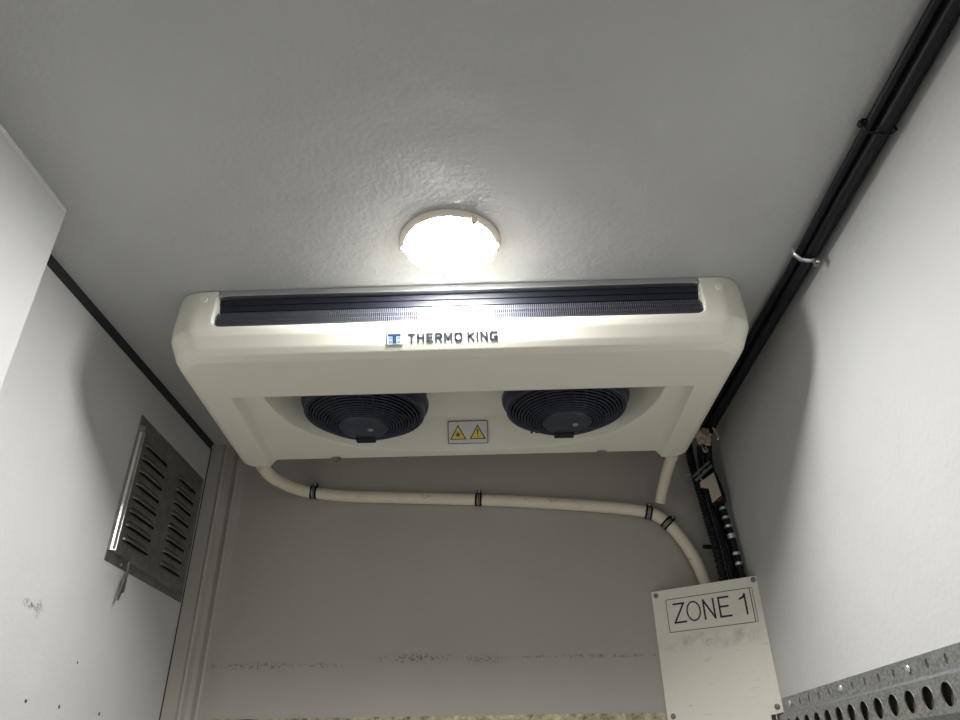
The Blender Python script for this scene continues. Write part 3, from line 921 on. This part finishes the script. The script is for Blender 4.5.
stroke(bm, [(0.2270, hi), (0.1990, hi), (0.1990, lo), (0.2290, lo)])
stroke(bm, [(0.1990, cz_ + 0.001), (0.2230, cz_ + 0.001)])
link('zone_lettering', bm, 'ink', st)
bm = bmesh.new()
stroke(bm, [(0.2595, hi - 0.011), (0.2690, hi - 0.007), (0.2740, hi), (0.2740, lo)])
link('zone_number', bm, 'ink', st)
for u, v in ((0.014, 0.483), (0.307, 0.486), (0.303, 0.165), (0.018, 0.158)):
    screw(plate, PL @ Vector((u, v, 0.0022)), out, 0.0075, 0.003, 'screw')

# ------------------------------------------------------------------ perforated cargo rails
def cut_rail(name, prof, length, holes, place, mat, label, thick=0.002):
    """prof: (out, height) polyline; holes: per segment list of (pos, radius along, radius across)"""
    bm = bmesh.new()
    sm = 24
    for (a, b), hl in zip(zip(prof, prof[1:]), holes):
        a, b = Vector(a), Vector(b)
        seglen = (b - a).length
        if not hl:
            vs = [bm.verts.new(place(s, *p)) for s, p in ((0, a), (length, a), (length, b), (0, b))]
            bm.faces.new(vs)
            continue
        pitch, first, ra, rb = hl
        nc = int(length / pitch)
        for i in range(nc):
            s0, s1 = i * pitch, (i + 1) * pitch
            mid = (s0 + s1) / 2
            circ, sq = [], []
            for k in range(sm):
                t = 2 * PI * k / sm
                c, s = math.cos(t), math.sin(t)
                circ.append((mid + ra * c, seglen / 2 + rb * s))
                q = max(abs(c), abs(s))
                sq.append((mid + pitch / 2 * c / q, seglen / 2 + seglen / 2 * s / q))
            P3 = lambda p: place(p[0], *(a + (b - a) * (p[1] / seglen)))
            C1 = [bm.verts.new(P3(p)) for p in circ]
            Q1 = [bm.verts.new(P3(p)) for p in sq]
            for k in range(sm):
                bm.faces.new((Q1[k], Q1[(k + 1) % sm], C1[(k + 1) % sm], C1[k]))
        if length - nc * pitch > 1e-4:
            vs = [bm.verts.new(place(s, *p)) for s, p in ((nc * pitch, a), (length, a), (length, b), (nc * pitch, b))]
            bm.faces.new(vs)
    bmesh.ops.remove_doubles(bm, verts=bm.verts, dist=0.0002)
    o = link(name, bm, mat, loc=place(0, 0, 0))
    md = o.modifiers.new('thick', 'SOLIDIFY'); md.thickness = thick; md.offset = 0
    return o

rail = thing('cargo_rail', 'grey galvanised cargo rail with big round holes along the right wall', 'rail', (XR, 0.8, 0.13))
PR = [(0.0015, 0.183), (0.0015, 0.149), (0.016, 0.141), (0.0165, 0.088), (0.0015, 0.078), (0.0015, 0.046)]
HP = [(0.0612, 0, 0.0050, 0.0085), None, (0.0612, 0, 0.0180, 0.0195), None, (0.0612, 0, 0.0045, 0.008)]
y_start = 1.2635 + 0.0306 - 0.0612 * 26
o = cut_rail('rail_profile', [(a, b) for a, b in PR], 2.060 - y_start, HP, lambda s, d, h: Vector((XR - d, y_start + s, h)), 'galv', '')
loc = o.location.copy(); o.parent = rail; o.location = loc - rail.location
backing = bmesh.new()       # brown timber in the channel behind the holes
box(backing, (XR - 0.0045, y_start, 0.080), (XR - 0.0001, 2.055, 0.146))
box(backing, (XR - 0.0005, y_start, 0.050), (XR - 0.0001, 2.055, 0.180))
link('timber_backing', backing, 'timber', rail)
first = None
for i in range(38):           # rolled collar of each big hole
    y = y_start + 0.0612 * (i + 0.5)
    if y > 2.03:
        break
    if first is None:
        bm = bmesh.new()
        lathe(bm, [(0.0178, 0.0180), (0.0194, 0.0180), (0.0195, 0.0165), (0.0178, 0.0165)], Matrix(((0, 0, -1, XR), (1, 0, 0, y), (0, 1, 0, 0.1145), (0, 0, 0, 1))), 24)
        first = link('hole_rim', bm, 'galv', rail, smooth=40)
    else:
        c = first.copy()
        C.objects.link(c)
        c.parent = rail
        c.location = first.location + Vector((0, 0.0612 * i, 0))
for y in (1.688, 1.390, 2.003, 1.03):
    screw(rail, (XR - 0.003, y + 0.0306 if False else y, 0.168), (-1, 0, 0), 0.007, 0.003, 'brightsteel', 'rivet')

frail = thing('cargo_rail', 'yellow-stained perforated rail along the bottom of the front wall', 'rail', (-0.2, YF, 0.14))
o = cut_rail('rail_profile', [(a, b - 0.014) for a, b in PR], 1.29, [(0.043, 0, 0.006, 0.0075)] + HP[1:], lambda s, d, h: Vector((-0.845 + s, YF - 0.001 - d, h)), 'rail_f', '')
loc = o.location.copy(); o.parent = frail; o.location = loc - frail.location
